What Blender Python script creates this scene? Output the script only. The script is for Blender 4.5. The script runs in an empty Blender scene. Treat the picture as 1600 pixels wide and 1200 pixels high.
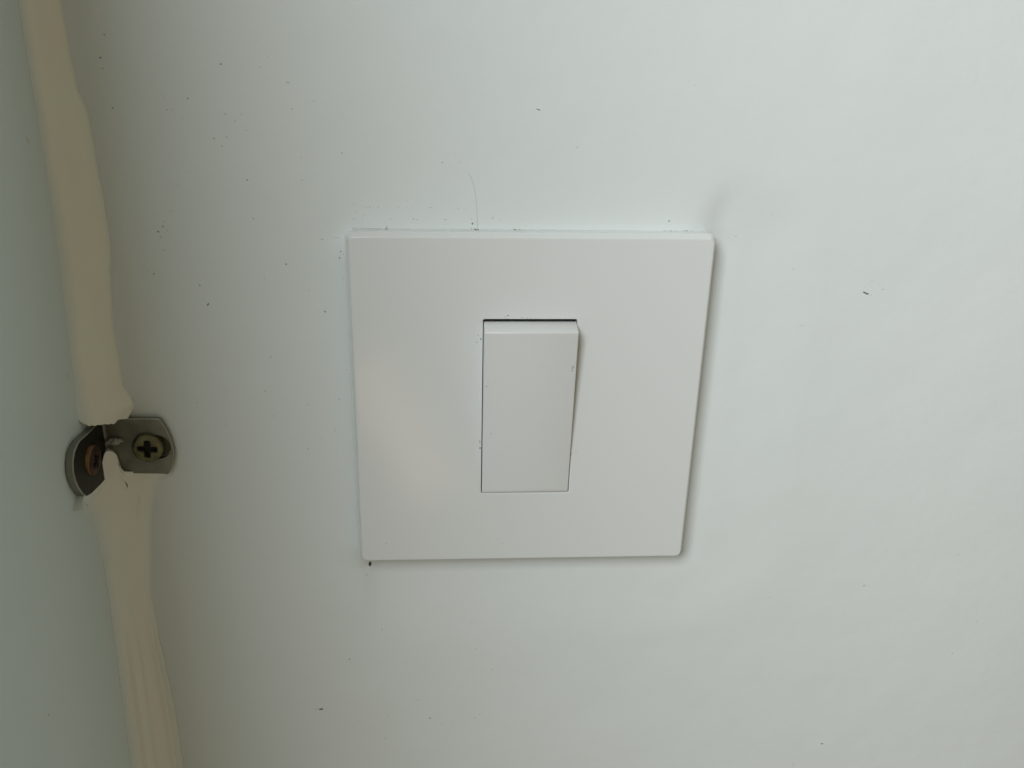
# A white one-gang rocker light switch on a painted wall beside an inside corner,
# with a sealant bead and a small steel corner bracket.  Units below are millimetres.
import bpy, bmesh, math, random
from mathutils import Vector, Matrix, noise

S = 0.001
random.seed(7)
scene = bpy.context.scene
COL = scene.collection

# ------------------------------------------------------------------ camera
cam_d = bpy.data.cameras.new("camera")
cam = bpy.data.objects.new("camera", cam_d)
COL.objects.link(cam)
R_ = Vector((0.99692613, -0.0747299, 0.0235316))
U_ = Vector((0.00495876, 0.35993204, 0.93296535))
F_ = Vector((0.07819019, 0.92998084, -0.35919622))
M = Matrix(((R_.x, U_.x, -F_.x), (R_.y, U_.y, -F_.y), (R_.z, U_.z, -F_.z))).to_4x4()
M.translation = Vector((-21.0967, -206.4417, 84.2203)) * S
cam.matrix_world = M
cam_d.sensor_width = 36.0
cam_d.lens = 36.0 * 1390.79 / 1600.0
cam_d.clip_start = 0.005
cam_d.clip_end = 50.0
scene.camera = cam

# ------------------------------------------------------------------ world and lamps
world = bpy.data.worlds.new("World")
scene.world = world
world.use_nodes = True
bg = world.node_tree.nodes["Background"]
bg.inputs[0].default_value = (1.0, 0.885, 0.64, 1)
bg.inputs[1].default_value = 0.222


def area_lamp(name, loc, target, sx, sy, power, color, spread=180):
    d = bpy.data.lights.new(name, 'AREA')
    d.shape = 'RECTANGLE'; d.size = sx; d.size_y = sy
    d.energy = power; d.color = color; d.spread = math.radians(spread)
    o = bpy.data.objects.new(name, d); COL.objects.link(o)
    o.location = loc
    o.rotation_euler = (Vector(target) - Vector(loc)).to_track_quat('-Z', 'Y').to_euler()
    return o


# the window, to the left of and above the photographer
area_lamp("window_light", (-0.400, -0.58, 0.45), (-0.40, 0, 0.33), 0.54, 0.36, 8.9, (0.92, 0.975, 1.02), spread=170)
# unseen lamp added low in front, only for the warm reflection on the plate
rl = area_lamp("reflection_light", (-0.052, -0.40, -0.182), (-0.052, 0, -0.182), 0.042, 0.120, 0.023, (1.0, 0.66, 0.54))
rl.rotation_euler.rotate_axis("Z", math.radians(27))

vs = scene.view_settings
vs.view_transform = 'Standard'; vs.look = 'None'; vs.exposure = 0.0; vs.gamma = 1.0
vs.use_curve_mapping = False
scene.cycles.max_bounces = 8


# ------------------------------------------------------------------ materials
def mat(name, color, rough=0.5, metal=0.0, var=0.0, vscale=40.0, bump=0.0, bscale=300.0,
        coat=0.0, color2=None, spec=0.5, bump2=0.0, b2scale=60.0):
    m = bpy.data.materials.new(name); m.use_nodes = True
    nt = m.node_tree; N = nt.nodes; L = nt.links
    b = N["Principled BSDF"]
    b.inputs["Base Color"].default_value = (*color, 1)
    b.inputs["Roughness"].default_value = rough
    b.inputs["Metallic"].default_value = metal
    b.inputs["Specular IOR Level"].default_value = spec
    b.inputs["Coat Weight"].default_value = coat
    tc = N.new("ShaderNodeTexCoord")
    if color2 is not None:
        n = N.new("ShaderNodeTexNoise"); n.inputs["Scale"].default_value = vscale
        n.inputs["Detail"].default_value = 5
        r = N.new("ShaderNodeValToRGB")
        r.color_ramp.elements[0].position = 0.5 - var; r.color_ramp.elements[1].position = 0.5 + var
        r.color_ramp.elements[0].color = (*color, 1); r.color_ramp.elements[1].color = (*color2, 1)
        L.new(tc.outputs["Object"], n.inputs["Vector"]); L.new(n.outputs["Fac"], r.inputs["Fac"])
        L.new(r.outputs["Color"], b.inputs["Base Color"])
    prev = None
    for (bs, sc, det) in ((bump, bscale, 3), (bump2, b2scale, 2)):
        if bs > 0:
            n2 = N.new("ShaderNodeTexNoise"); n2.inputs["Scale"].default_value = sc
            n2.inputs["Detail"].default_value = det
            bp = N.new("ShaderNodeBump"); bp.inputs["Strength"].default_value = 1.0
            bp.inputs["Distance"].default_value = bs * S
            L.new(tc.outputs["Object"], n2.inputs["Vector"]); L.new(n2.outputs["Fac"], bp.inputs["Height"])
            if prev: L.new(prev.outputs["Normal"], bp.inputs["Normal"])
            prev = bp
    if prev: L.new(prev.outputs["Normal"], b.inputs["Normal"])
    return m


m_wall = mat("wall_paint", (0.70, 0.745, 0.735), 0.42, var=0.2, vscale=14, color2=(0.72, 0.755, 0.745),
             bump=0.05, bscale=520, bump2=0.25, b2scale=70, spec=0.35)
m_side = mat("side_wall_paint", (0.65, 0.745, 0.73), 0.45, var=0.2, vscale=12, color2=(0.665, 0.755, 0.76),
             bump=0.05, bscale=480, bump2=0.3, b2scale=60, spec=0.35)
m_d0 = mat("faint_mark", (0.60, 0.63, 0.61), 0.8)
m_d1 = mat("grey_mark", (0.45, 0.47, 0.44), 0.8)
m_d2 = mat("dark_mark", (0.17, 0.17, 0.15), 0.8)
m_plate = mat("plate_plastic", (0.70, 0.72, 0.71), 0.13, bump=0.004, bscale=900, spec=0.5, bump2=0.05, b2scale=40)
m_rocker = mat("rocker_plastic", (0.70, 0.715, 0.71), 0.34, bump=0.004, bscale=900, spec=0.45, bump2=0.03, b2scale=60)
m_body = mat("switch_body_plastic", (0.06, 0.06, 0.06), 0.7)
m_seal = mat("sealant", (0.83, 0.865, 0.755), 0.42, var=0.3, vscale=45, color2=(0.86, 0.835, 0.74),
             bump=0.06, bscale=260, spec=0.4, bump2=0.3, b2scale=90)
m_seal2 = mat("sealant_lower", (0.81, 0.83, 0.765), 0.42, var=0.3, vscale=45, color2=(0.82, 0.815, 0.745),
              bump=0.06, bscale=260, spec=0.4, bump2=0.25, b2scale=90)
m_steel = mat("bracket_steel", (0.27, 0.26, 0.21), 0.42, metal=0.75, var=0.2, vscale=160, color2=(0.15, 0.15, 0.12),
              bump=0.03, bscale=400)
m_steel_dark = mat("bracket_steel_dark", (0.032, 0.033, 0.025), 0.5, metal=0.6, var=0.2, vscale=160,
                   color2=(0.018, 0.018, 0.012), bump=0.03, bscale=400)  # much darker steel colour for the arm on the side wall
m_edge = mat("bracket_edge_highlight", (0.34, 0.34, 0.30), 0.38, metal=0.7)  # highlight line along the chamfers, painted as a brighter colour
m_rim = mat("bracket_rim_lit", (0.24, 0.25, 0.22), 0.45, metal=0.6, bump=0.04, bscale=700)  # lighter rim of the dark arm: light on these faces put into the colour
m_brass = mat("screw_zinc_yellow", (0.20, 0.185, 0.095), 0.38, metal=0.75, var=0.12, vscale=500, color2=(0.11, 0.105, 0.06),
              bump=0.04, bscale=900)
m_rim_brass = mat("screw_rim_orange", (0.36, 0.22, 0.10), 0.4, metal=0.6, var=0.15, vscale=500, color2=(0.20, 0.10, 0.05), bump=0.05, bscale=900)
m_rust = mat("screw_rust", (0.07, 0.028, 0.014), 0.45, metal=0.4, var=0.15, vscale=500, color2=(0.035, 0.018, 0.012),
             bump=0.12, bscale=900)
m_recess = mat("screw_recess_dark", (0.012, 0.011, 0.008), 0.8)  # near-black colour inside the cross recess
m_slot_dark = mat("slot_dark_olive", (0.075, 0.07, 0.035), 0.6, bump=0.1, bscale=700)
m_clear = mat("clear_sealant", (0.55, 0.57, 0.52), 0.12, spec=0.8)
m_clear.node_tree.nodes["Principled BSDF"].inputs["Transmission Weight"].default_value = 0.5
m_crumb = mat("crumb_dirt", (0.06, 0.055, 0.04), 0.9, bump=0.1, bscale=1500)


def add_film(m, wall_col):
    """where the sealant is a thin smear the wall paint shows through (vertex attribute 'film')"""
    nt = m.node_tree; N = nt.nodes; L = nt.links; b = N["Principled BSDF"]
    src = b.inputs["Base Color"].links[0].from_socket
    at = N.new("ShaderNodeAttribute"); at.attribute_name = "film"
    mx = N.new("ShaderNodeMix"); mx.data_type = 'RGBA'
    L.new(at.outputs["Fac"], mx.inputs[0]); L.new(src, mx.inputs[6]); mx.inputs[7].default_value = (*wall_col, 1)
    L.new(mx.outputs[2], b.inputs["Base Color"])


add_film(m_seal, (0.68, 0.745, 0.725)); add_film(m_seal2, (0.68, 0.745, 0.725))


# ------------------------------------------------------------------ helpers
def link(name, bm, mats, parent=None, smooth=None, recalc=True):
    if recalc: bmesh.ops.recalc_face_normals(bm, faces=bm.faces)
    for v in bm.verts: v.co *= S
    me = bpy.data.meshes.new(name); bm.to_mesh(me); bm.free()
    for m in (mats if isinstance(mats, (list, tuple)) else [mats]): me.materials.append(m)
    if smooth is not None:
        for p in me.polygons: p.use_smooth = True
        me.set_sharp_from_angle(angle=math.radians(smooth))
    o = bpy.data.objects.new(name, me); COL.objects.link(o)
    if parent is not None: o.parent = parent
    return o


def tag(o, label=None, cat=None, kind=None, group=None):
    if label: o["label"] = label
    if cat: o["category"] = cat
    if kind: o["kind"] = kind
    if group: o["group"] = group
    return o


def empty(name, loc=(0, 0, 0)):
    o = bpy.data.objects.new(name, None); COL.objects.link(o)
    o.location = Vector(loc) * S; o.empty_display_size = 0.01
    return o


def sm(a, b, x):
    if a == b: return 0.0 if x < a else 1.0
    t = max(0.0, min(1.0, (x - a) / (b - a)))
    return t * t * (3 - 2 * t)


def lerp_tab(tab, z):
    """tab: (z, value) pairs, any order"""
    t = sorted(tab)
    if z <= t[0][0]: return t[0][1]
    for (a, va), (b, vb) in zip(t, t[1:]):
        if z <= b:
            k = (z - a) / (b - a)
            return va + (vb - va) * k
    return t[-1][1]


def fbm(x, y, z, sc, seed=0.0):
    p = Vector((x * sc + seed, y * sc - seed * 1.7, z * sc + seed * .3))
    return noise.noise(p) + 0.5 * noise.noise(p * 2.1) + 0.25 * noise.noise(p * 4.3)


def blob(bm, x, z, l, w, ang, mi, yf, lift=0.03, rough=0.25):
    """a small irregular fleck lying on a surface y = yf(x, z), a few hundredths of a mm thick"""
    n = 9; a = math.radians(ang); ca, sa = math.cos(a), math.sin(a)
    ring = []
    for i in range(n):
        t = 2 * math.pi * i / n
        r = 1 + random.uniform(-rough, rough)
        u = math.cos(t) * l * .5 * r; v = math.sin(t) * w * .5 * r
        px, pz = x + u * ca - v * sa, z + u * sa + v * ca
        ring.append((px, pz))
    vo = [bm.verts.new((px, yf(px, pz) + 0.01, pz)) for px, pz in ring]
    vi = [bm.verts.new((x + (px - x) * .8, yf(px, pz) - lift, z + (pz - z) * .8)) for px, pz in ring]
    fs = [bm.faces.new(vi)]
    for i in range(n):
        j = (i + 1) % n
        fs.append(bm.faces.new((vo[i], vo[j], vi[j], vi[i])))
    for f in fs: f.material_index = mi; f.smooth = True


def strip(bm, pts, w, mi, yf, lift=0.02, jitter=0.0):
    """a hair-thin line along (x, z) points on the surface"""
    L = []
    for i, (x, z) in enumerate(pts):
        a = pts[max(0, i - 1)]; b = pts[min(len(pts) - 1, i + 1)]
        dx, dz = b[0] - a[0], b[1] - a[1]; d = math.hypot(dx, dz) or 1
        ww = (w(i) if callable(w) else w) * (1 + random.uniform(-jitter, jitter))
        nx, nz = -dz / d * ww / 2, dx / d * ww / 2
        q = [(x + nx, z + nz), (x, z), (x - nx, z - nz)]
        L.append([bm.verts.new((p[0], yf(*p) - (lift if k == 1 else -0.004), p[1])) for k, p in enumerate(q)])
    for a, b in zip(L, L[1:]):
        for k in (0, 1):
            f = bm.faces.new((a[k], a[k + 1], b[k + 1], b[k])); f.material_index = mi


CX = -105.0      # x of the inside corner

SPECKS=[(-92.81, 78.96, 0.79, 0.66, 0, 2),(-91.4, 83.53, 0.91, 0.65, 0, 1),(-92.71, 76.79, 0.66, 0.53, 0, 1),(-91.68, 68.74, 0.81, 0.4, -25, 2),(-67.99, 78.22, 0.67, 0.54, -20, 2),(-57.77, 79.99, 0.4, 0.27, 0, 1),
(-59.69, 77.76, 0.41, 0.41, 0, 1),(-54.07, 74.74, 1.09, 0.41, 0, 1),(-48.81, 71.0, 0.83, 0.28, -45, 1),(-80.49, 71.45, 0.4, 0.4, 0, 1),(-75.69, 71.02, 0.54, 0.41, 0, 2),(-80.28, 68.55, 0.41, 0.41, 0, 2),
(-79.18, 68.7, 0.41, 0.41, 0, 1),(-77.21, 66.87, 0.68, 0.27, -40, 1),(-68.92, 68.09, 1.09, 0.27, 0, 0),(-67.97, 67.97, 0.68, 0.41, -10, 1),(-64.56, 67.9, 0.55, 0.41, 0, 1),(-66.05, 66.53, 0.82, 0.27, -40, 1),
(-68.04, 65.68, 0.41, 0.27, 0, 1),(-63.74, 64.54, 0.55, 0.28, 0, 1),(-70.92, 62.78, 0.97, 0.41, 0, 1),(-68.14, 63.1, 1.24, 0.28, -30, 1),(-69.28, 61.17, 0.55, 0.42, 0, 1),(-64.47, 53.85, 0.56, 0.42, 0, 2),
(-77.05, 55.38, 0.42, 0.28, 0, 1),(-79.87, 52.39, 0.42, 0.42, 0, 1),(-63.76, 45.11, 0.72, 0.29, -10, 2),(-60.68, 49.91, 0.43, 0.28, 0, 0),(-52.32, 54.01, 0.57, 0.43, 0, 1),(-53.6, 69.31, 0.55, 0.55, 0, 1),
(-52.16, 58.93, 0.42, 0.85, 0, 0),(-81.9, 46.67, 0.42, 0.42, 0, 1),(-84.12, 43.17, 0.71, 0.57, -60, 2),(-85.25, 41.99, 0.71, 0.57, -30, 2),(-83.57, 44.34, 0.28, 0.71, -20, 1),(-83.25, 42.16, 0.85, 0.28, -30, 1),
(-84.83, 40.68, 1.14, 0.28, -70, 1),(-84.46, 37.73, 0.57, 0.43, -50, 1),(-87.39, 32.17, 0.72, 0.43, -10, 2),(-88.76, 32.77, 0.43, 0.43, 0, 1),(-77.28, 29.47, 0.58, 0.58, 0, 2),(-75.83, 24.84, 1.03, 0.44, 60, 2),
(-57.15, 34.6, 0.59, 0.59, -20, 2),(-62.36, 31.37, 0.88, 0.44, 0, 0),(-62.69, 28.91, 0.59, 0.29, 40, 0),(-43.22, 60.04, 0.57, 0.71, 0, 1),(-48.78, 23.16, 0.9, 0.45, -60, 2),(-50.27, 23.32, 0.6, 0.45, 0, 0),
(-52.23, 28.33, 0.45, 0.89, 0, 0),(-62.15, 11.91, 0.91, 1.06, 0, 0),(-64.34, 2.96, 0.62, 0.46, 0, 1),(-62.66, -3.69, 0.62, 0.47, 0, 1),(-53.9, -0.67, 0.62, 0.47, 0, 1),(-46.49, 0.81, 0.63, 0.47, 0, 1),
(-54.75, -12.69, 0.64, 0.48, 0, 1),(-74.47, -5.83, 0.62, 0.62, 0, 0),(-80.82, 0.2, 1.22, 0.46, 0, 0),(-47.82, -7.65, 0.47, 0.47, 0, 1),(-50.96, -10.26, 0.48, 0.48, 0, 0),(-44.35, 37.85, 0.59, 0.44, -60, 2),
(-43.79, 37.25, 0.59, 0.44, -40, 1),(-44.72, 36.34, 0.74, 0.44, -60, 2),(-48.62, 40.52, 1.46, 0.29, -5, 1),(-45.38, 40.99, 2.34, 0.23, 5, 0),(-44.2, 31.45, 0.59, 0.3, 0, 1),(-44.11, 8.88, 0.46, 0.46, 0, 1),
(-20.84, 58.26, 0.87, 0.43, 0, 1),(-16.79, 58.46, 1.16, 0.36, 0, 0),(-17.8, 60.14, 0.43, 0.58, 0, 0),(0.59, 70.17, 1.15, 0.29, -18, 2),(32.41, 45.57, 0.61, 0.54, 40, 2),(49.39, 41.75, 0.63, 0.47, -30, 1),
(57.18, 47.02, 0.31, 1.56, 0, 0),(68.49, 19.68, 0.49, 0.41, 0, 1),(45.35, 13.32, 0.65, 0.33, 0, 1),(-38.26, 47.99, 0.44, 0.36, 0, 1),(-37.39, 48.0, 0.44, 0.36, 0, 1),(-35.5, 48.02, 0.58, 0.36, 0, 1),
(-32.59, 48.05, 0.44, 0.29, 0, 0),(-30.84, 48.07, 0.44, 0.29, 0, 1),(-29.09, 48.08, 0.44, 0.29, 0, 0),(-27.62, 48.1, 0.44, 0.29, 0, 0),(-23.53, 48.14, 1.32, 0.23, 0, 1),(-21.32, 48.02, 0.44, 0.29, 0, 0),
(-18.24, 48.05, 0.44, 0.24, 0, 0),(-17.2, 47.91, 0.88, 0.24, 0, 1),(-15.58, 47.78, 0.89, 0.21, 0, 0),(-40.98, 48.69, 0.43, 0.29, 0, 0),(-40.32, 47.09, 0.44, 0.29, 0, 1),(-38.91, 46.08, 0.87, 0.29, -20, 0),
(-41.12, 45.32, 0.58, 0.29, 0, 1),(-39.08, 45.34, 0.44, 0.36, 0, 1),(-36.46, 45.07, 0.44, 0.37, 0, 0),(-32.65, 45.4, 0.59, 0.37, 0, 1),(-27.52, 45.45, 0.44, 0.59, 0, 1),(-26.64, 45.31, 0.59, 0.44, 0, 1),
(-20.16, 45.38, 0.74, 0.44, 0, 1),(-17.05, 45.55, 0.89, 0.22, 0, 0),(-14.09, 45.58, 1.19, 0.22, 0, 1),(-13.93, 44.54, 0.59, 0.89, -20, 2),(-14.07, 43.35, 0.3, 0.74, 0, 1),(-9.19, 45.93, 0.6, 0.6, 0, 1),
(-7.39, 45.5, 0.3, 0.75, 0, 0),(-1.37, 44.06, 0.6, 0.3, 0, 0),(-28.91, 49.69, 0.44, 0.44, 0, 0),(-37.95, -67.93, 0.52, 0.87, 20, 1),(-47.24, -77.48, 0.7, 0.53, -30, 2),(-55.88, -94.47, 1.44, 0.72, 10, 2),
(-57.13, -94.41, 1.43, 0.36, 0, 1),(-28.65, -92.4, 0.73, 0.55, 30, 1),(-25.07, -98.99, 0.74, 0.74, 0, 2),(-21.76, -101.22, 0.74, 0.37, 20, 1),(-38.11, -105.89, 0.55, 0.55, 0, 1),(-13.27, -66.59, 0.71, 0.36, -10, 1),
(-12.13, -75.22, 0.72, 0.36, 0, 1),(-7.16, -82.44, 1.09, 0.36, 10, 1),(-10.63, -98.44, 0.56, 0.56, 0, 1),(-12.11, -99.54, 0.56, 0.56, 0, 1),(-8.92, -100.85, 0.56, 0.56, 0, 0),(-7.23, -101.86, 0.75, 0.56, 0, 0),
(-36.98, -97.78, 0.55, 0.37, -40, 1),(-38.61, -97.25, 0.91, 0.36, 0, 0),(-29.39, -81.62, 0.54, 0.36, 0, 0),(-41.53, -50.32, 0.68, 0.51, 0, 1),(-71.42, -80.08, 0.52, 1.04, 0, 0),(-13.23, -49.02, 0.35, 0.86, 0, 0),
(83.22, 28.29, 0.98, 0.52, -20, 2),(83.93, 27.97, 1.15, 0.49, -12, 2),(84.97, 27.64, 0.66, 0.26, -30, 1),(87.83, 29.12, 0.66, 0.39, 0, 1),(84.48, 31.38, 0.82, 0.41, -30, 0),(86.78, 30.42, 1.15, 0.33, -30, 0),
(94.06, -113.91, 1.02, 0.41, 0, 2),(123.52, -47.78, 0.76, 0.47, -40, 1),(111.04, -49.16, 0.75, 0.38, 40, 0),(134.01, -70.5, 0.59, 0.59, 0, 1),(128.94, -81.65, 0.6, 0.8, 0, 1),(107.65, -68.36, 0.58, 0.77, 0, 0),
(97.72, -57.25, 1.51, 1.51, 0, 0),(70.77, -60.35, 0.93, 0.74, 0, 0),(85.87, -121.54, 0.41, 2.45, 0, 0),(86.81, -45.08, 0.55, 0.55, 0, 0),(139.62, -55.14, 1.16, 0.39, 10, 0),(97.01, -82.59, 0.78, 0.59, 0, 0),
(-96.86, -55.27, 0.99, 0.3, 0, 0),(9.79, 62.11, 0.88, 0.59, 0, 0),(35.7, 76.03, 0.44, 0.44, 0, 0),(64.31, 34.18, 0.8, 0.8, 0, 0)]
CRACK= [(-15.04, 55.78), (-14.3, 55.21), (-14.01, 54.21), (-13.56, 52.92), (-13.25, 51.03), (-12.93, 48.55), (-12.83, 46.19), (-12.73, 43.21)]
PLATE_SPECKS= [(-35.59, -37.27, 0.65, 0.33, -50, 1), (-26.73, 30.35, 0.74, 0.29, 10, 0), (-5.66, -37.92, 0.5, 0.42, 0, 1), (-5.51, 23.9, 0.53, 0.45, 0, 2), (-6.11, 23.66, 0.76, 0.23, 0, 1), (-9.58, 23.27, 0.6, 0.23, 0, 0), (-2.17, 23.43, 0.61, 0.38, 0, 1), (-0.95, 23.27, 0.46, 0.46, 0, 1), (-0.19, 23.28, 0.46, 0.46, 0, 1), (-12.56, 19.0, 0.46, 0.46, 0, 1), (-12.84, 17.24, 0.61, 0.61, 0, 1), (-11.86, 18.04, 0.46, 0.76, 0, 2), (-11.74, -0.09, 0.47, 0.47, 0, 0), (-11.89, -8.7, 0.48, 1.59, 0, 1), (-11.79, -10.45, 0.48, 0.8, 0, 2), (11.13, -12.67, 0.65, 0.41, 20, 1), (12.39, -11.8, 0.49, 0.49, 0, 1), (11.43, -12.14, 0.33, 0.65, 0, 1), (1.17, 23.43, 0.91, 0.23, 0, 0), (4.51, 23.75, 0.76, 0.18, 0, 0), (-38.09, 1.46, 0.46, 0.46, 0, 0)]
ROCKER_SPECKS= [(9.85, 12.1, 0.77, 1.7, -20, 1), (10.25, 13.39, 0.77, 1.23, -20, 0), (9.89, 11.28, 0.46, 0.62, 0, 2), (-10.57, 7.13, 0.46, 0.46, 0, 2), (-9.15, -5.79, 0.63, 0.47, 0, 1), (1.23, 21.85, 0.6, 0.45, 0, 0)]

# ------------------------------------------------------------------ back wall (relief of filler round the plate)
def wall_y(x, z):
    """y of the painted surface; smaller y is nearer the viewer"""
    # paint and filler are dressed up to the plate along its top and left side; along the right
    # and the bottom the wall falls away in a shallow hollow behind the plate
    d = math.hypot(max(0.0, x - 43.0), max(0.0, -43.0 - z, (z - 39.0) * 1.5))
    g = 0.85 * (0.2 * (1 - sm(0.0, 9.0, d)) + 0.8 * (1 - sm(0.0, 30.0, d))) * sm(-43.5, -37.5, x)
    zt = max(0.0, z - 42.5)
    kz = sm(34, 43.2, z)
    g *= (1 - kz) + kz * sm(36 + 0.25 * zt, 47 + 0.3 * zt, x)
    y = 1.9 * g
    # narrow fillet hugging the left side of the plate
    dl = -43.2 - x
    if dl > -4:
        k = math.exp(-max(0.0, dl) / 2.1) * sm(-49, -40, z) * (1 - sm(36, 44.5, z)) * (1 - sm(-42.4, -40.5, x))
        y -= 1.7 * k
    dt = z - 43.4
    if dt > -1 and -48.0 < x < 40:
        k = math.exp(-max(0.0, dt) / 3.5) * sm(-48, -34, x) * (1 - sm(34, 40, x))
        y -= 0.22 * k
    # small dent off the top right corner
    hx, hz = x - 44.6 - 0.2 * (z - 46), z - 47.5
    y += 0.27 * math.exp(-(hx / 3.0) ** 2 - (hz / 5.0) ** 2)
    # long gentle waves of the plastering
    y += 0.22 * fbm(x, 0, z, 0.018, 3.1) + 0.02 * fbm(x, 0, z, 0.12, 9.0)
    return y


def axis(a, b, fine, lo, hi):
    """grid lines: step fine(x) between lo and hi, coarse outside"""
    L = [a]; x = a
    while x < b:
        if x < lo: st = min(20.0, max(1.0, (lo - x) * .35))
        elif x > hi: st = min(30.0, max(1.0, (x - hi) * .35))
        else: st = fine(x)
        x += st; L.append(min(x, b))
    return L


def near(v, c, w): return abs(v - c) < w


xs = axis(CX, 500, lambda v: 0.35 if near(v, -44.5, 4) or near(v, 44, 5) else (0.8 if v < 75 else 2.0), CX, 170)
zs = axis(-420, 420, lambda v: 0.45 if near(v, 46, 6) or near(v, -45, 3.5) else 1.1, -135, 110)
bm = bmesh.new()
G = [[bm.verts.new((x, wall_y(x, z) * (1.0 if x > CX + 12 else sm(0, 12, x - CX)), z)) for x in xs] for z in zs]
for j in range(len(zs) - 1):
    for i in range(len(xs) - 1):
        f = bm.faces.new((G[j][i], G[j][i + 1], G[j + 1][i + 1], G[j + 1][i])); f.smooth = True
# thickness of the wall
bk = [bm.verts.new((x, 100, z)) for (x, z) in ((CX, -420), (500, -420), (500, 420), (CX, 420))]
bm.faces.new(bk[::-1])
bm.faces.new([G[0][i] for i in range(len(xs))][::-1] + [bk[0], bk[1]])
bm.faces.new([G[-1][i] for i in range(len(xs))] + [bk[2], bk[3]])
bm.faces.new([G[j][0] for j in range(len(zs))] + [bk[3], bk[0]])
bm.faces.new([G[j][-1] for j in range(len(zs))][::-1] + [bk[1], bk[2]])


def wy(x, z): return wall_y(x, z) * (1.0 if x > CX + 12 else sm(0, 12, x - CX))


for (x, z, l, w, a, lv) in SPECKS:
    q_ = 0.95 if lv == 2 and l > 0.9 else 0.64
    blob(bm, x, z, l * q_, w * q_, a, 1 + lv, wy)
strip(bm, CRACK, lambda i: 0.2, 1, wy, 0.015)
strip(bm, [(x, z) for x, z in CRACK[1:]], lambda i: 0.1, 2, wy, 0.022)
strip(bm, [(-43.27 - 0.0006 * (42 - z), z) for z in [42 - 0.9 * i for i in range(94)]], lambda i: 0.16, 1, wy, 0.02, 0.4)
# thin grey hairline where the paint meets the top and the left side of the plate
strip(bm, [(-41.6 + i * 0.8, 43.22) for i in range(0, 103)], lambda i: 0.12 if i % 9 else 0.05, 1, wy, 0.02, 0.5)
strip(bm, [(-41.6 + i * 0.6, 43.20) for i in range(0, 12)], 0.12, 2, wy, 0.03, 0.5)
for (x, l, lv) in ((-33.8, 0.5, 3), (-33.6, 0.3, 2), (-13.2, 0.75, 3), (-12.6, 0.4, 3), (-4.0, 0.7, 3), (-2.7, 1.0, 2),
                   (33.0, 0.5, 3), (31.5, 0.7, 2), (34.3, 1.2, 2), (36.9, 0.6, 3), (36.0, 1.0, 2), (38.2, 0.5, 2)):
    blob(bm, x, 43.22 if x != -33.6 else 43.6, l, 0.26, random.uniform(-20, 20), lv, wy, 0.05)
back = link("back_wall", bm, [m_wall, m_d0, m_d1, m_d2], recalc=False)
tag(back, "white painted wall behind the switch, flecked with tiny dark specks", "wall", "structure")

# ------------------------------------------------------------------ side wall on the left (ends in a jamb)
SIDE_D = 172.0


def side_x(y, z): return CX + 0.25 * fbm(0, y, z, 0.02, 6.0) * sm(0, 15, -y)


bm = bmesh.new()
ys = [0.0]
while ys[-1] > -SIDE_D: ys.append(max(-SIDE_D, ys[-1] - (1.5 if ys[-1] > -80 else 6)))
zz = axis(-420, 420, lambda v: 2.0, -140, 110)
G = [[bm.verts.new((side_x(y, z), y, z)) for y in ys] for z in zz]
for j in range(len(zz) - 1):
    for i in range(len(ys) - 1):
        f = bm.faces.new((G[j][i], G[j + 1][i], G[j + 1][i + 1], G[j][i + 1])); f.smooth = True
q = [bm.verts.new(c) for c in ((CX - 90, 100, -420), (CX - 90, -SIDE_D, -420), (CX - 90, -SIDE_D, 420), (CX - 90, 100, 420))]
p0, p1 = bm.verts.new((CX, 100, -420)), bm.verts.new((CX, 100, 420))
bm.faces.new(q)
bm.faces.new([q[1], q[2]] + [G[j][-1] for j in range(len(zz) - 1, -1, -1)])
bm.faces.new([p0, q[0], q[1]] + [G[0][i] for i in range(len(ys) - 1, -1, -1)])
bm.faces.new([p1, q[3], q[2]] + [G[-1][i] for i in range(len(ys) - 1, -1, -1)])
bm.faces.new([p0, p1, q[3], q[0]])


def sblob(bm, y, z, l, w, ang, mi):
    n = 8; a = math.radians(ang); ring = []
    for i in range(n):
        t = 2 * math.pi * i / n; r = 1 + random.uniform(-.3, .3)
        u, v = math.cos(t) * l / 2 * r, math.sin(t) * w / 2 * r
        yy, z2 = y + u * math.cos(a) - v * math.sin(a), z + u * math.sin(a) + v * math.cos(a)
        ring.append(bm.verts.new((side_x(yy, z2) + 0.03, yy, z2)))
    f = bm.faces.new(ring); f.material_index = mi


for (y, z, l, w, a, lv) in ((-15.5, -2.0, .5, .4, 0, 2), (-12.7, 63, .9, 1.6, 20, 1), (-12.2, 11.5, .9, 1.4, 10, 1),
                            (-48, -52, .5, .5, 0, 2), (-40, 15, .4, .4, 0, 1), (-9.5, 0.0, .25, .25, 0, 3)):
    sblob(bm, y, z, l, w, a, lv)
side = link("side_wall", bm, [m_side, m_d0, m_d1, m_d2])
tag(side, "shaded white side wall on the left, meeting the switch wall at the corner", "wall", "structure")

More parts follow.
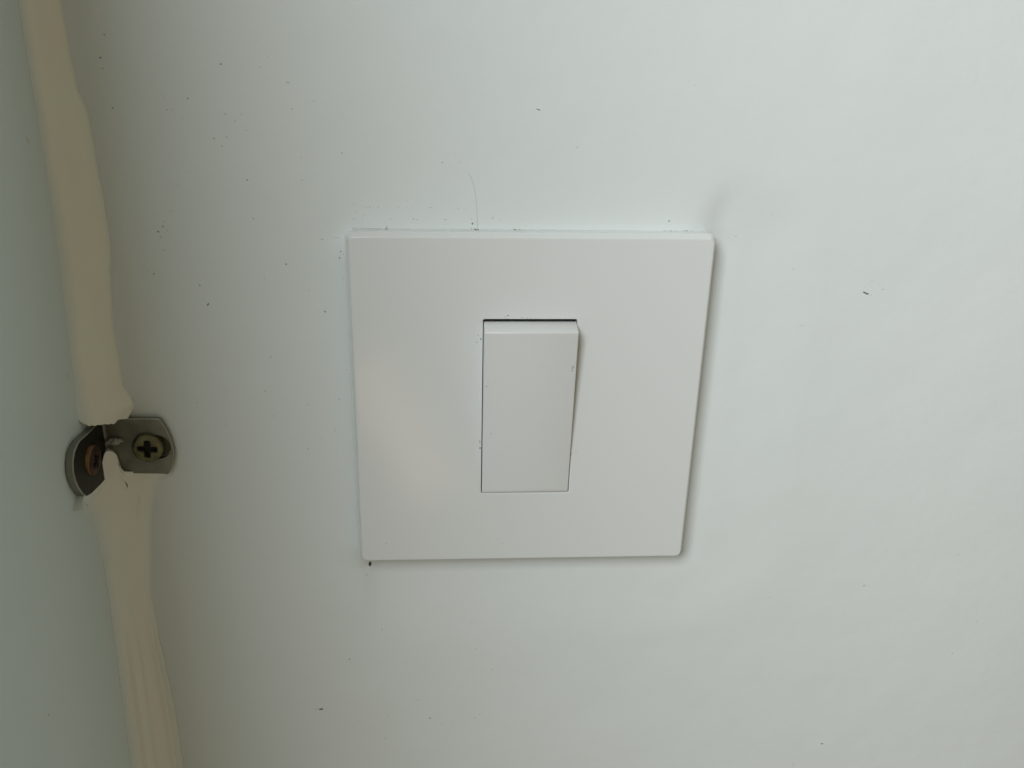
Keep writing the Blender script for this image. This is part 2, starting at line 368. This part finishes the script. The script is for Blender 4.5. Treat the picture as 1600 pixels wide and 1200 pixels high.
# ------------------------------------------------------------------ sealant beads in the corner
def bead(name, z_of_u, za, widthL, widthR, bulge, prof, m, nv, label, seed, hollow=9.0):
    """u: 0 on the side wall .. 1 on the back wall; v: along the corner from the torn end (z_of_u) to za"""
    NU = 46
    bm = bmesh.new(); G = []; B = []
    for j in range(nv + 1):
        v = (j / nv) ** 1.6
        row = []; rb = []
        for i in range(NU + 1):
            u = i / NU
            z0 = z_of_u(u)
            z = z0 + (za - z0) * v
            wl = lerp_tab(widthL, z) + 0.25 * fbm(0, 0, z, 0.15, seed)
            wr = lerp_tab(widthR, z) + 0.18 * fbm(3, 0, z, 0.2, seed + 2)
            a = Vector((CX, -wl)); c = Vector((CX + wr, 0))
            p = a.lerp(c, u)
            n = Vector((wl, -wr)).normalized()          # towards the room
            h = bulge * math.sin(math.pi * u) ** 0.8 + prof(u, z)
            h += 0.10 * fbm(u * 9, 0, z, 0.10, seed + 5) * math.sin(math.pi * u) + 0.03 * fbm(u * 20, 1, z, 0.6, seed)
            # thin free edge standing 0.15-0.3 mm proud of each wall
            e = 0.0
            dp = wl * wr / math.hypot(wl, wr)
            h -= max(0.0, dp - hollow) * math.sin(math.pi * u)
            q = p + n * h
            # never inside a wall, and lying over the bracket where it crosses it
            cl = 0.10 + 1.6 * sm(-21, -18.2, z) * (1 - sm(-3.2, -.5, z))
            q.x = max(q.x, CX + cl); q.y = min(q.y, -cl + min(0.0, wy(q.x, z)))
            zj = z + (0.35 * fbm(u * 30, 4, 0, 0.5, seed + 7) * (1 - v) ** 8)
            va = bm.verts.new((q.x, q.y, zj)); row.append(va)
            # underside: pressed into the walls
            k = 1.0 if 0 < i < NU else 0.0
            bx = CX - 0.3 if u < .5 else max(CX - .3, q.x)
            by = 0.5 if u > .5 else min(q.y, 0.5)
            if u < .5: bx = CX - 0.3; by = q.y + (0.5 - q.y) * (u / .5) ** 2
            else: by = 1.4; bx = q.x + (CX - 0.3 - q.x) * ((1 - u) / .5) ** 2
            tk = lip
            # lip at the torn end: hollow underneath so the edge reads as a skin
            rb.append(bm.verts.new((bx, by, zj + (za - z0) / abs(za - z0) * tk)))
        G.append(row); B.append(rb)
    def quad(a, b, c, d):
        f = bm.faces.new((a, b, c, d)); f.smooth = True
    for j in range(nv):
        for i in range(NU):
            quad(G[j][i], G[j][i + 1], G[j + 1][i + 1], G[j + 1][i])
            quad(B[j][i], B[j + 1][i], B[j + 1][i + 1], B[j][i + 1])
        quad(G[j][0], G[j + 1][0], B[j + 1][0], B[j][0])
        quad(G[j][NU], B[j][NU], B[j + 1][NU], G[j + 1][NU])
    for i in range(NU):
        quad(G[0][i], B[0][i], B[0][i + 1], G[0][i + 1]); quad(G[nv][i], G[nv][i + 1], B[nv][i + 1], B[nv][i])
    o = link(name, bm, m, smooth=50)
    me = o.data
    ca = me.color_attributes.new("film", 'FLOAT_COLOR', 'POINT')
    per = (NU + 1) * 2
    for idx in range(len(me.vertices)):
        jj, r_ = divmod(idx, per); i_ = r_ // 2
        u = i_ / NU; z = me.vertices[idx].co.z / S
        k = 0.85 * (1 - sm(0.0, 0.26 + 0.08 * fbm(0, 0, z, 0.09, seed), u)) + 0.75 * sm(0.90, 1.0, u)
        ca.data[idx].color = (k, k, k, 1)
    tag(o, label, "sealant")
    return o


wall_edge = 0; lip = 0.5
up_torn = [(0.0, 0.3), (0.052, -0.7), (0.175, -2.0), (0.285, -2.2), (0.458, -3.0), (0.54, -3.1), (0.635, -3.4), (0.713, -2.9),
           (0.787, -3.2), (0.88, -3.6), (0.93, -3.2), (0.968, -2.0), (1.0, 0.8)]
bead("sealant_bead", lambda u: lerp_tab(up_torn, u), 160,
     [(-3, 11.2), (0.4, 10.6), (8.7, 9.6), (20.7, 8.6), (35, 7.4), (51, 6.6), (64, 6.6), (77, 6.6), (90, 6.4), (160, 6.4)],
     [(-3, 8.6), (0, 9.6), (2, 8.6), (5, 7.4), (21, 7.2), (33, 8.0), (36, 8.5), (41, 8.8), (50, 8.5), (58, 8.2), (65, 8.0), (68.5, 7.9),
      (72, 6.7), (80, 6.2), (90, 6.0), (160, 5.8)],
     0.35, lambda u, z: 0.6 * sm(.80, .96, u) * sm(20, 40, z) * (1 - sm(66, 73, z))
     - 0.5 * math.exp(-((u - .35) / .2) ** 2) * sm(10, 60, z),
     m_seal, 90, "yellowed cream sealant bead in the corner, running up from the steel bracket", 1.0)

lo_torn = [(0.0, -17.6), (0.04, -16.0), (0.072, -13.9), (0.18, -13.4), (0.26, -13.3), (0.38, -14.2), (0.445, -14.4), (0.485, -13.4),
           (0.515, -11.8), (0.555, -10.6), (0.598, -10.7), (0.645, -11.6), (0.662, -13.4), (0.675, -16.2), (0.70, -17.1), (0.745, -17.5),
           (0.785, -17.9), (0.907, -18.0), (1.0, -18.5)]


def lo_prof(u, z):
    k = sm(-45, -78, z)
    # tooled facets: a raised flat band left of centre, a double ridge on the right
    h = 1.3 * k * (sm(.30, .36, u) - sm(.50, .52, u)) - 0.45 * k * math.exp(-((u - .68) / .12) ** 2)
    h += 1.2 * sm(-50, -75, z) * (math.exp(-((u - .86) / .03) ** 2) + 0.6 * math.exp(-((u - .97) / .03) ** 2))
    h += 0.5 * math.exp(-((u - .80) / .02) ** 2) * sm(-35, -28, z) * (1 - sm(-26, -22, z))
    return h


bead("sealant_bead", lambda u: lerp_tab(lo_torn, u), -190,
     [(-9, 17), (-14, 18), (-17.5, 21), (-19.5, 16.5), (-25, 12.5), (-37, 9.7), (-52, 10.1), (-70, 11.4), (-100, 13.3), (-190, 15)],
     [(-9, 12), (-15, 14), (-18.5, 15.4), (-22, 12.5), (-30, 10.0), (-43, 8.2), (-55, 6.8), (-69, 7.2), (-80, 7.8), (-95, 8.6), (-190, 9.5)],
     0.25, lo_prof, m_seal2, 110, "greyer cream sealant bead with tooled ridges, running down from the steel bracket", 4.0, hollow=4.6)

# ------------------------------------------------------------------ corner bracket
br = empty("corner_bracket", (CX, 0, -11))
tag(br, "small steel angle bracket screwed into the corner, half buried in sealant", "bracket")


def plate_with_hole(outline, hole, thick, place):
    """flat outline (a, b) with a hole, thickness towards the room; place(a, b, t) -> xyz; edges lightly chamfered"""
    bm = bmesh.new()
    def loop(pts, t): return [bm.verts.new(place(a, b, t)) for a, b in pts]
    def inset(pts, d):
        cx = sum(p[0] for p in pts) / len(pts); cy = sum(p[1] for p in pts) / len(pts)
        out = []
        for a, b in pts:
            r = math.hypot(a - cx, b - cy); out.append((a + (cx - a) / r * d, b + (cy - b) / r * d))
        return out
    o0 = loop(outline, 0); o1 = loop(outline, thick - .22); o2 = loop(inset(outline, .26), thick)
    h0 = loop(hole, 0); h2 = loop(inset(hole, -.05), thick)
    for A, B in ((o0, o1), (o1, o2), (h0, h2)):
        n = len(A)
        for i in range(n):
            f = bm.faces.new((A[i], A[(i + 1) % n], B[(i + 1) % n], B[i]))
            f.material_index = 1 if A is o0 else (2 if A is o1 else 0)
    for A, B in ((o2, h2), (o0, h0)):
        es = [bm.edges.get((L[i], L[(i + 1) % len(L)])) for L in (A, B) for i in range(len(L))]
        bmesh.ops.triangle_fill(bm, edges=es, use_beauty=True)
    return bm


def ellipse(cx, cz, rx, rz, n=32):
    return [(cx + rx * math.cos(2 * math.pi * i / n), cz + rz * math.sin(2 * math.pi * i / n)) for i in range(n)]


def slot(cx, cz, r, half, n=12):
    P = []
    for i in range(n + 1):
        t = -math.pi / 2 + math.pi * i / n; P.append((cx + half + r * math.cos(t), cz + r * math.sin(t)))
    for i in range(n + 1):
        t = math.pi / 2 + math.pi * i / n; P.append((cx - half + r * math.cos(t), cz + r * math.sin(t)))
    return P


# arm on the back wall: a = x, b = z
armR = [(CX + 1.4, -3.3), (-96.5, -3.3), (-90.2, -3.3), (-89.6, -3.6), (-89.0, -4.7), (-88.2, -6.6), (-87.5, -9.0), (-87.15, -11.6),
        (-87.3, -13.8), (-88.0, -16.2), (-89.0, -18.2), (-89.5, -18.4), (-96, -18.2), (CX + 1.4, -18.0)]
bm = plate_with_hole(armR, slot(-92.0, -10.9, 3.2, 1.0), 1.1, lambda a, b, t: Vector((a, -0.85 - t, b)))
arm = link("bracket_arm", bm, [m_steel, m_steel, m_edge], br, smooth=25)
armL = [(-1.4, -3.4), (-8.5, -3.2), (-15.8, -2.6), (-17.4, -2.9), (-19.4, -3.7), (-20.9, -5.3), (-21.6, -7.6), (-21.4, -9.8), (-20.5, -12.2),
        (-18.6, -15.0), (-17.0, -16.4), (-14, -17.2), (-8, -17.8), (-1.4, -18.0)]
bm = plate_with_hole(armL, slot(-11.6, -9.8, 3.0, 0.6), 1.6, lambda a, b, t: Vector((CX + 0.25 + t, a, b)))
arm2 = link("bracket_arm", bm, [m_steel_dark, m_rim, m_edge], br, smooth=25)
arm2["label"] = "dark arm on the side wall"
# rounded bend joining the arms
bm = bmesh.new()
secs = []
for z in (-3.3, -3.5, -17.9, -18.1):
    k = 0.12 if z in (-3.3, -18.1) else 0
    o_, i_ = [], []
    for s in range(9):
        t = math.pi / 2 * s / 8
        ro, ri = 2.3, 1.05
        cx, cy = CX + 0.25 + 2.3, -0.85 - 2.3
        i_.append(bm.verts.new((cx - (ri + k) * math.cos(t), cy + (ri + k) * math.sin(t), z)))
        o_.append(bm.verts.new((cx - (ro - k) * math.cos(t), cy + (ro - k) * math.sin(t), z)))
    secs.append((o_, i_))
for (oa, ia), (ob, ib) in zip(secs, secs[1:]):
    for s in range(8):
        bm.faces.new((oa[s], oa[s + 1], ob[s + 1], ob[s])); bm.faces.new((ia[s], ib[s], ib[s + 1], ia[s + 1]))
    bm.faces.new((oa[0], ob[0], ib[0], ia[0])); bm.faces.new((oa[8], ia[8], ib[8], ob[8]))
for (o_, i_) in (secs[0], secs[-1]):
    for s in range(8): bm.faces.new((o_[s], i_[s], i_[s + 1], o_[s + 1]))
link("bracket_bend", bm, m_steel, br, smooth=40)


# dark disc added behind the slotted hole to give it its shade
bm = bmesh.new()
P0 = [bm.verts.new((x, -0.16, z)) for x, z in slot(-92.0, -10.9, 3.15, .95)]
P1 = [bm.verts.new((x, -0.55, z)) for x, z in slot(-92.0, -10.9, 3.0, .9)]
for i in range(len(P0)): bm.faces.new((P0[i], P0[(i + 1) % len(P0)], P1[(i + 1) % len(P0)], P1[i]))
bm.faces.new(P1); bm.faces.new(P0[::-1])
link("slot_dark_disc", bm, m_slot_dark, br)


def screw(center, axis_dir, up, r, m, tilt, rot, name="screw", side_m=None):
    """pan head Phillips screw; axis_dir points to the room"""
    nrm = Vector(axis_dir).normalized(); upv = (Vector(up) - Vector(up).dot(nrm) * nrm).normalized()
    rgt = upv.cross(nrm)
    nrm = (nrm + rgt * tilt[0] + upv * tilt[1]).normalized()
    upv = (upv - upv.dot(nrm) * nrm).normalized(); rgt = upv.cross(nrm)
    C = Vector(center)
    def P(rad, t, h): return C + rgt * (rad * math.cos(t)) + upv * (rad * math.sin(t)) + nrm * h
    bm = bmesh.new(); n = 64
    # cross outline as a polar function so that the head top is a grid of rings with a sunk cross
    def depth(x, y):
        xr = x * math.cos(rot) + y * math.sin(rot); yr = -x * math.sin(rot) + y * math.cos(rot)
        def armf(a, b):
            w = 0.50 * r * .33 * (1.25 - .35 * abs(a) / (.62 * r))
            return (1 - sm(w - .12, w + .16, abs(b))) * (1 - sm(.54 * r, .64 * r, abs(a)))
        return max(armf(xr, yr), armf(yr, xr))
    prof = [(r * 1.0, -0.6), (r * 1.0, 0.9), (r * .985, 1.15), (r * .93, 1.4), (r * .85, 1.52)]
    rings = []
    for rad, h in prof: rings.append([bm.verts.new(P(rad, 2 * math.pi * i / n, h)) for i in range(n)])
    K = 26
    for k in range(1, K):
        rad = r * .85 * (1 - k / K); row = []
        for i in range(n):
            t = 2 * math.pi * i / n
            h = 1.52 + 0.18 * (1 - (rad / (r * .85)) ** 2) - 1.5 * depth(rad * math.cos(t), rad * math.sin(t))
            row.append(bm.verts.new(P(rad, t, h)))
        rings.append(row)
    ctr = bm.verts.new(P(0, 0, 0.2))
    for ri, (A, B) in enumerate(zip(rings, rings[1:])):
        for i in range(n):
            f = bm.faces.new((A[i], A[(i + 1) % n], B[(i + 1) % n], B[i])); f.smooth = True
            c = f.calc_center_median() - C
            if ri > 4 and c.dot(nrm) < 1.15: f.material_index = 1
            if ri < 2: f.material_index = 2
    for i in range(n):
        f = bm.faces.new((rings[-1][i], rings[-1][(i + 1) % n], ctr)); f.material_index = 1
    bm.faces.new(rings[0][::-1])
    # shank into the wall
    s0 = [bm.verts.new(P(r * .5, 2 * math.pi * i / 20, -0.5)) for i in range(20)]
    s1 = [bm.verts.new(P(r * .42, 2 * math.pi * i / 20, -12)) for i in range(20)]
    for i in range(20): bm.faces.new((s0[i], s1[i], s1[(i + 1) % 20], s0[(i + 1) % 20]))
    bm.faces.new(s1)
    return link(name, bm, [m, m_recess, side_m or m], br, smooth=60)


s1 = screw((-93.2, -1.6, -10.9), (0, -1, 0), (0, 0, 1), 3.75, m_brass, (0.06, -0.05), math.radians(-6))
s1["label"] = "dull brass coloured cross head screw"
s2 = screw((CX + 1.5, -11.6, -9.6), (1, 0, 0), (0, 0, 1), 3.55, m_rust, (0.0, -0.08), math.radians(20), side_m=m_rim_brass)
s2["label"] = "rusty red brown screw in the side wall"
# blob of clear sealant on the bend
bm = bmesh.new()
bmesh.ops.create_icosphere(bm, subdivisions=4, radius=1)
for v in bm.verts:
    c = v.co.copy()
    n_ = 1 + .6 * noise.noise(c * 1.8 + Vector((5, 1, 2)))
    v.co = Vector((c.x * 1.7 * n_ , c.y * 0.8 * n_, c.z * 0.75 * n_))
    v.co = Matrix.Rotation(math.radians(-8), 3, 'Y') @ v.co + Vector((-100.9, -3.0, -8.9))
for f in bm.faces: f.smooth = True
link("sealant_blob", bm, m_clear, br)
for o in br.children:            # geometry is in world millimetres; keep it there under the empty
    o.matrix_parent_inverse = Matrix.Translation(-Vector((CX, 0, -11)) * S)

# ------------------------------------------------------------------ light switch
D = 5.46
sw = empty("light_switch", (0, 1.1, 0))
tag(sw, "white square rocker light switch mounted on the wall", "light switch")
FC = [(-41.95, 42.25), (42.25, 42.45), (41.9, -42.75), (-41.85, -42.3)]       # front face corners, as measured


def rounded(corners, grow, rad, n=10):
    """closed (x, z) loop, clockwise from the top left, corners moved outwards by grow"""
    C = [(x + (grow if x > 0 else -grow), z + (grow if z > 0 else -grow)) for x, z in corners]
    P = []
    for k, (x, z) in enumerate(C):
        sx, sz = (1 if x > 0 else -1), (1 if z > 0 else -1)
        cx, cz = x - sx * rad, z - sz * rad
        base = {(-1, 1): 180, (1, 1): 90, (1, -1): 0, (-1, -1): 270}[(sx, sz)]
        for i in range(n + 1):
            t = math.radians(base - 90 * i / n)
            P.append((cx + rad * math.cos(t), cz + rad * math.sin(t)))
    return P


bm = bmesh.new()
prof = [(0.75, 1.7, 2.4), (0.88, 1.8, -3.1), (0.90, 1.8, -3.4), (0.87, 1.8, -3.52), (0.80, 1.75, -3.62), (0.16, 1.35, -5.16), (0.08, 1.3, -5.32),
        (-0.02, 1.25, -5.42), (-0.14, 1.2, -5.455), (-0.30, 1.2, -5.46), (-0.9, 1.3, -5.46)]
loops = []
for g, r_, y in prof:
    loops.append([bm.verts.new((x, y, z)) for x, z in rounded(FC, g, r_)])
for A, B in zip(loops, loops[1:]):
    n = len(A)
    for i in range(n): bm.faces.new((A[i], A[(i + 1) % n], B[(i + 1) % n], B[i]))
SLOT = [(-11.42, 23.0), (11.0, 23.0), (11.03, -23.25), (-11.42, -23.15)]
sprof = [(0.5, 0.7, -5.46), (0.12, 0.5, -5.46), (0.03, 0.45, -5.42), (0.0, 0.42, -5.30), (0.0, 0.42, -0.5)]
sl = [[bm.verts.new((x, y, z)) for x, z in rounded(SLOT, g, r_, 5)] for g, r_, y in sprof]
for A, B in zip(sl, sl[1:]):
    n = len(A)
    for i in range(n): bm.faces.new((A[i], B[i], B[(i + 1) % n], A[(i + 1) % n]))
es = [bm.edges.get((L[i], L[(i + 1) % len(L)])) for L in (loops[-1], sl[0]) for i in range(len(L))]
bmesh.ops.triangle_fill(bm, edges=es, use_beauty=True)
n = len(loops[0])
es = []
inner = sl[-1]
bk = [bm.verts.new((v.co.x, 2.4, v.co.z)) for v in inner]
m_ = len(inner)
for i in range(m_): bm.faces.new((inner[i], bk[i], bk[(i + 1) % m_], inner[(i + 1) % m_]))
es = [bm.edges.get((L[i], L[(i + 1) % len(L)])) for L in (loops[0], bk) for i in range(len(L))]
bmesh.ops.triangle_fill(bm, edges=es, use_beauty=True)
bmesh.ops.recalc_face_normals(bm, faces=bm.faces)
for (x, z, l, w, a, lv) in PLATE_SPECKS:
    blob(bm, x, z, l * .75, w * .75, a, 1 + lv, lambda X, Z: -D, 0.02)
fp = link("face_plate", bm, [m_plate, m_d0, m_d1, m_d2], sw, smooth=30, recalc=False)

# dark switch body behind the slot
bm = bmesh.new()
bmesh.ops.create_cube(bm, size=1)
for v in bm.verts: v.co = Vector((v.co.x * 24 - .2, v.co.y * 12 + 7.6, v.co.z * 48))
bmesh.ops.bevel(bm, geom=bm.edges[:], offset=.5, segments=2, affect='EDGES')
link("switch_body", bm, m_body, sw, smooth=30)

# rocker, its upper end standing proud
RX0, RX1 = -11.22, 10.83
bm = bmesh.new()
# profile in (y, z), walked from the bottom front up the face, over the ridge and down to the slot's upper edge
ridge_y, ridge_z = -D - 4.5, 21.15
prof = []
prof += [(-1.0, -22.95), (-D + .25, -22.98), (-D + .02, -22.92), (-D - .08, -22.75)]
for k in (0.12, .4, 1, 2, 3, 4, 5, 6, 7, 8, 8.6, 8.9):       # long face, very slightly hollow
    t = k / 9
    prof.append((-D - .08 + (ridge_y + D + .08 + .05) * t + 0.10 * math.sin(math.pi * t), -22.75 + (ridge_z - .35 + 22.75) * t))
dn = Vector((ridge_y, ridge_z))
for k in range(6):                                     # rounded ridge
    t = k / 5
    a = Vector((ridge_y + .04, ridge_z - .38)); b = Vector((ridge_y + .36, ridge_z + .13))
    p = a.lerp(dn, t).lerp(dn.lerp(b, t), t); prof.append((p.x, p.y))
prof += [(-D - 2.2, 21.75), (-D - .2, 22.2), (-D + .5, 22.25), (-D + .9, 21.4), (-1.0, 21.4)]
def rx(sign, y, ins):  # small rounding of the long edges
    return (RX1 - ins) if sign > 0 else (RX0 + ins)
cols = []
for ins, back_ in ((0.30, 0.0), (0.12, 0.06), (0.0, 0.26)):
    cols.append((ins, back_))
lines = []
seq = [(-1, .30, 0)] and []
for (x, bk_) in ((RX0, .26), (RX0 + .10, .08), (RX0 + .28, 0), (RX1 - .28, 0), (RX1 - .10, .08), (RX1, .26)):
    row = []
    for i, (y, z) in enumerate(prof):
        # inset along the outward normal of the profile
        a = prof[max(0, i - 1)]; b = prof[min(len(prof) - 1, i + 1)]
        ty, tz = b[0] - a[0], b[1] - a[1]; d = math.hypot(ty, tz)
        ny, nz = tz / d, -ty / d                       # pointing inwards
        k = 0 if i in (0, len(prof) - 1) else 1
        row.append(bm.verts.new((x, y + ny * bk_ * k, z + nz * bk_ * k)))
    lines.append(row)
for A, B in zip(lines, lines[1:]):
    for i in range(len(prof) - 1):
        bm.faces.new((A[i], B[i], B[i + 1], A[i + 1]))
bm.faces.new(lines[0]); bm.faces.new(lines[-1][::-1])
bm.faces.new([l[0] for l in lines][::-1] + [l[-1] for l in lines])
bmesh.ops.recalc_face_normals(bm, faces=bm.faces)


def rock_y(x, z):
    t = (z + 22.75) / (ridge_z + 22.4)
    return -D - .08 + (ridge_y + D + .13) * t + 0.10 * math.sin(math.pi * t) if z < ridge_z else -D - 3.0


for (x, z, l, w, a, lv) in ROCKER_SPECKS:
    if z < ridge_z: blob(bm, x, z, l * .7, w * .7, a, 1 + lv, rock_y, 0.02, .4)
link("rocker", bm, [m_rocker, m_d0, m_d1, m_d2], sw, smooth=35, recalc=False)
for o in sw.children:
    o.matrix_parent_inverse = Matrix.Translation(-Vector((0, 1.1, 0)) * S)

# ------------------------------------------------------------------ dark crumb under the plate
bm = bmesh.new()
bmesh.ops.create_icosphere(bm, subdivisions=3, radius=1)
for v in bm.verts:
    c = v.co.copy(); k = 1 + .35 * noise.noise(c * 1.5 + Vector((2, 7, 1)))
    v.co = Matrix.Rotation(math.radians(8), 3, 'Y') @ Vector((c.x * .32 * k, c.y * .3 * k, c.z * .68 * k)) + Vector((-40.6, wall_y(-40.6, -47.5) - 0.15, -46.7 - 0.64 * wall_y(-40.6, -47.5)))
cr = link("dirt_crumb", bm, m_crumb, smooth=60)
tag(cr, "tiny dark crumb wedged under the lower left corner of the switch plate", "crumb")
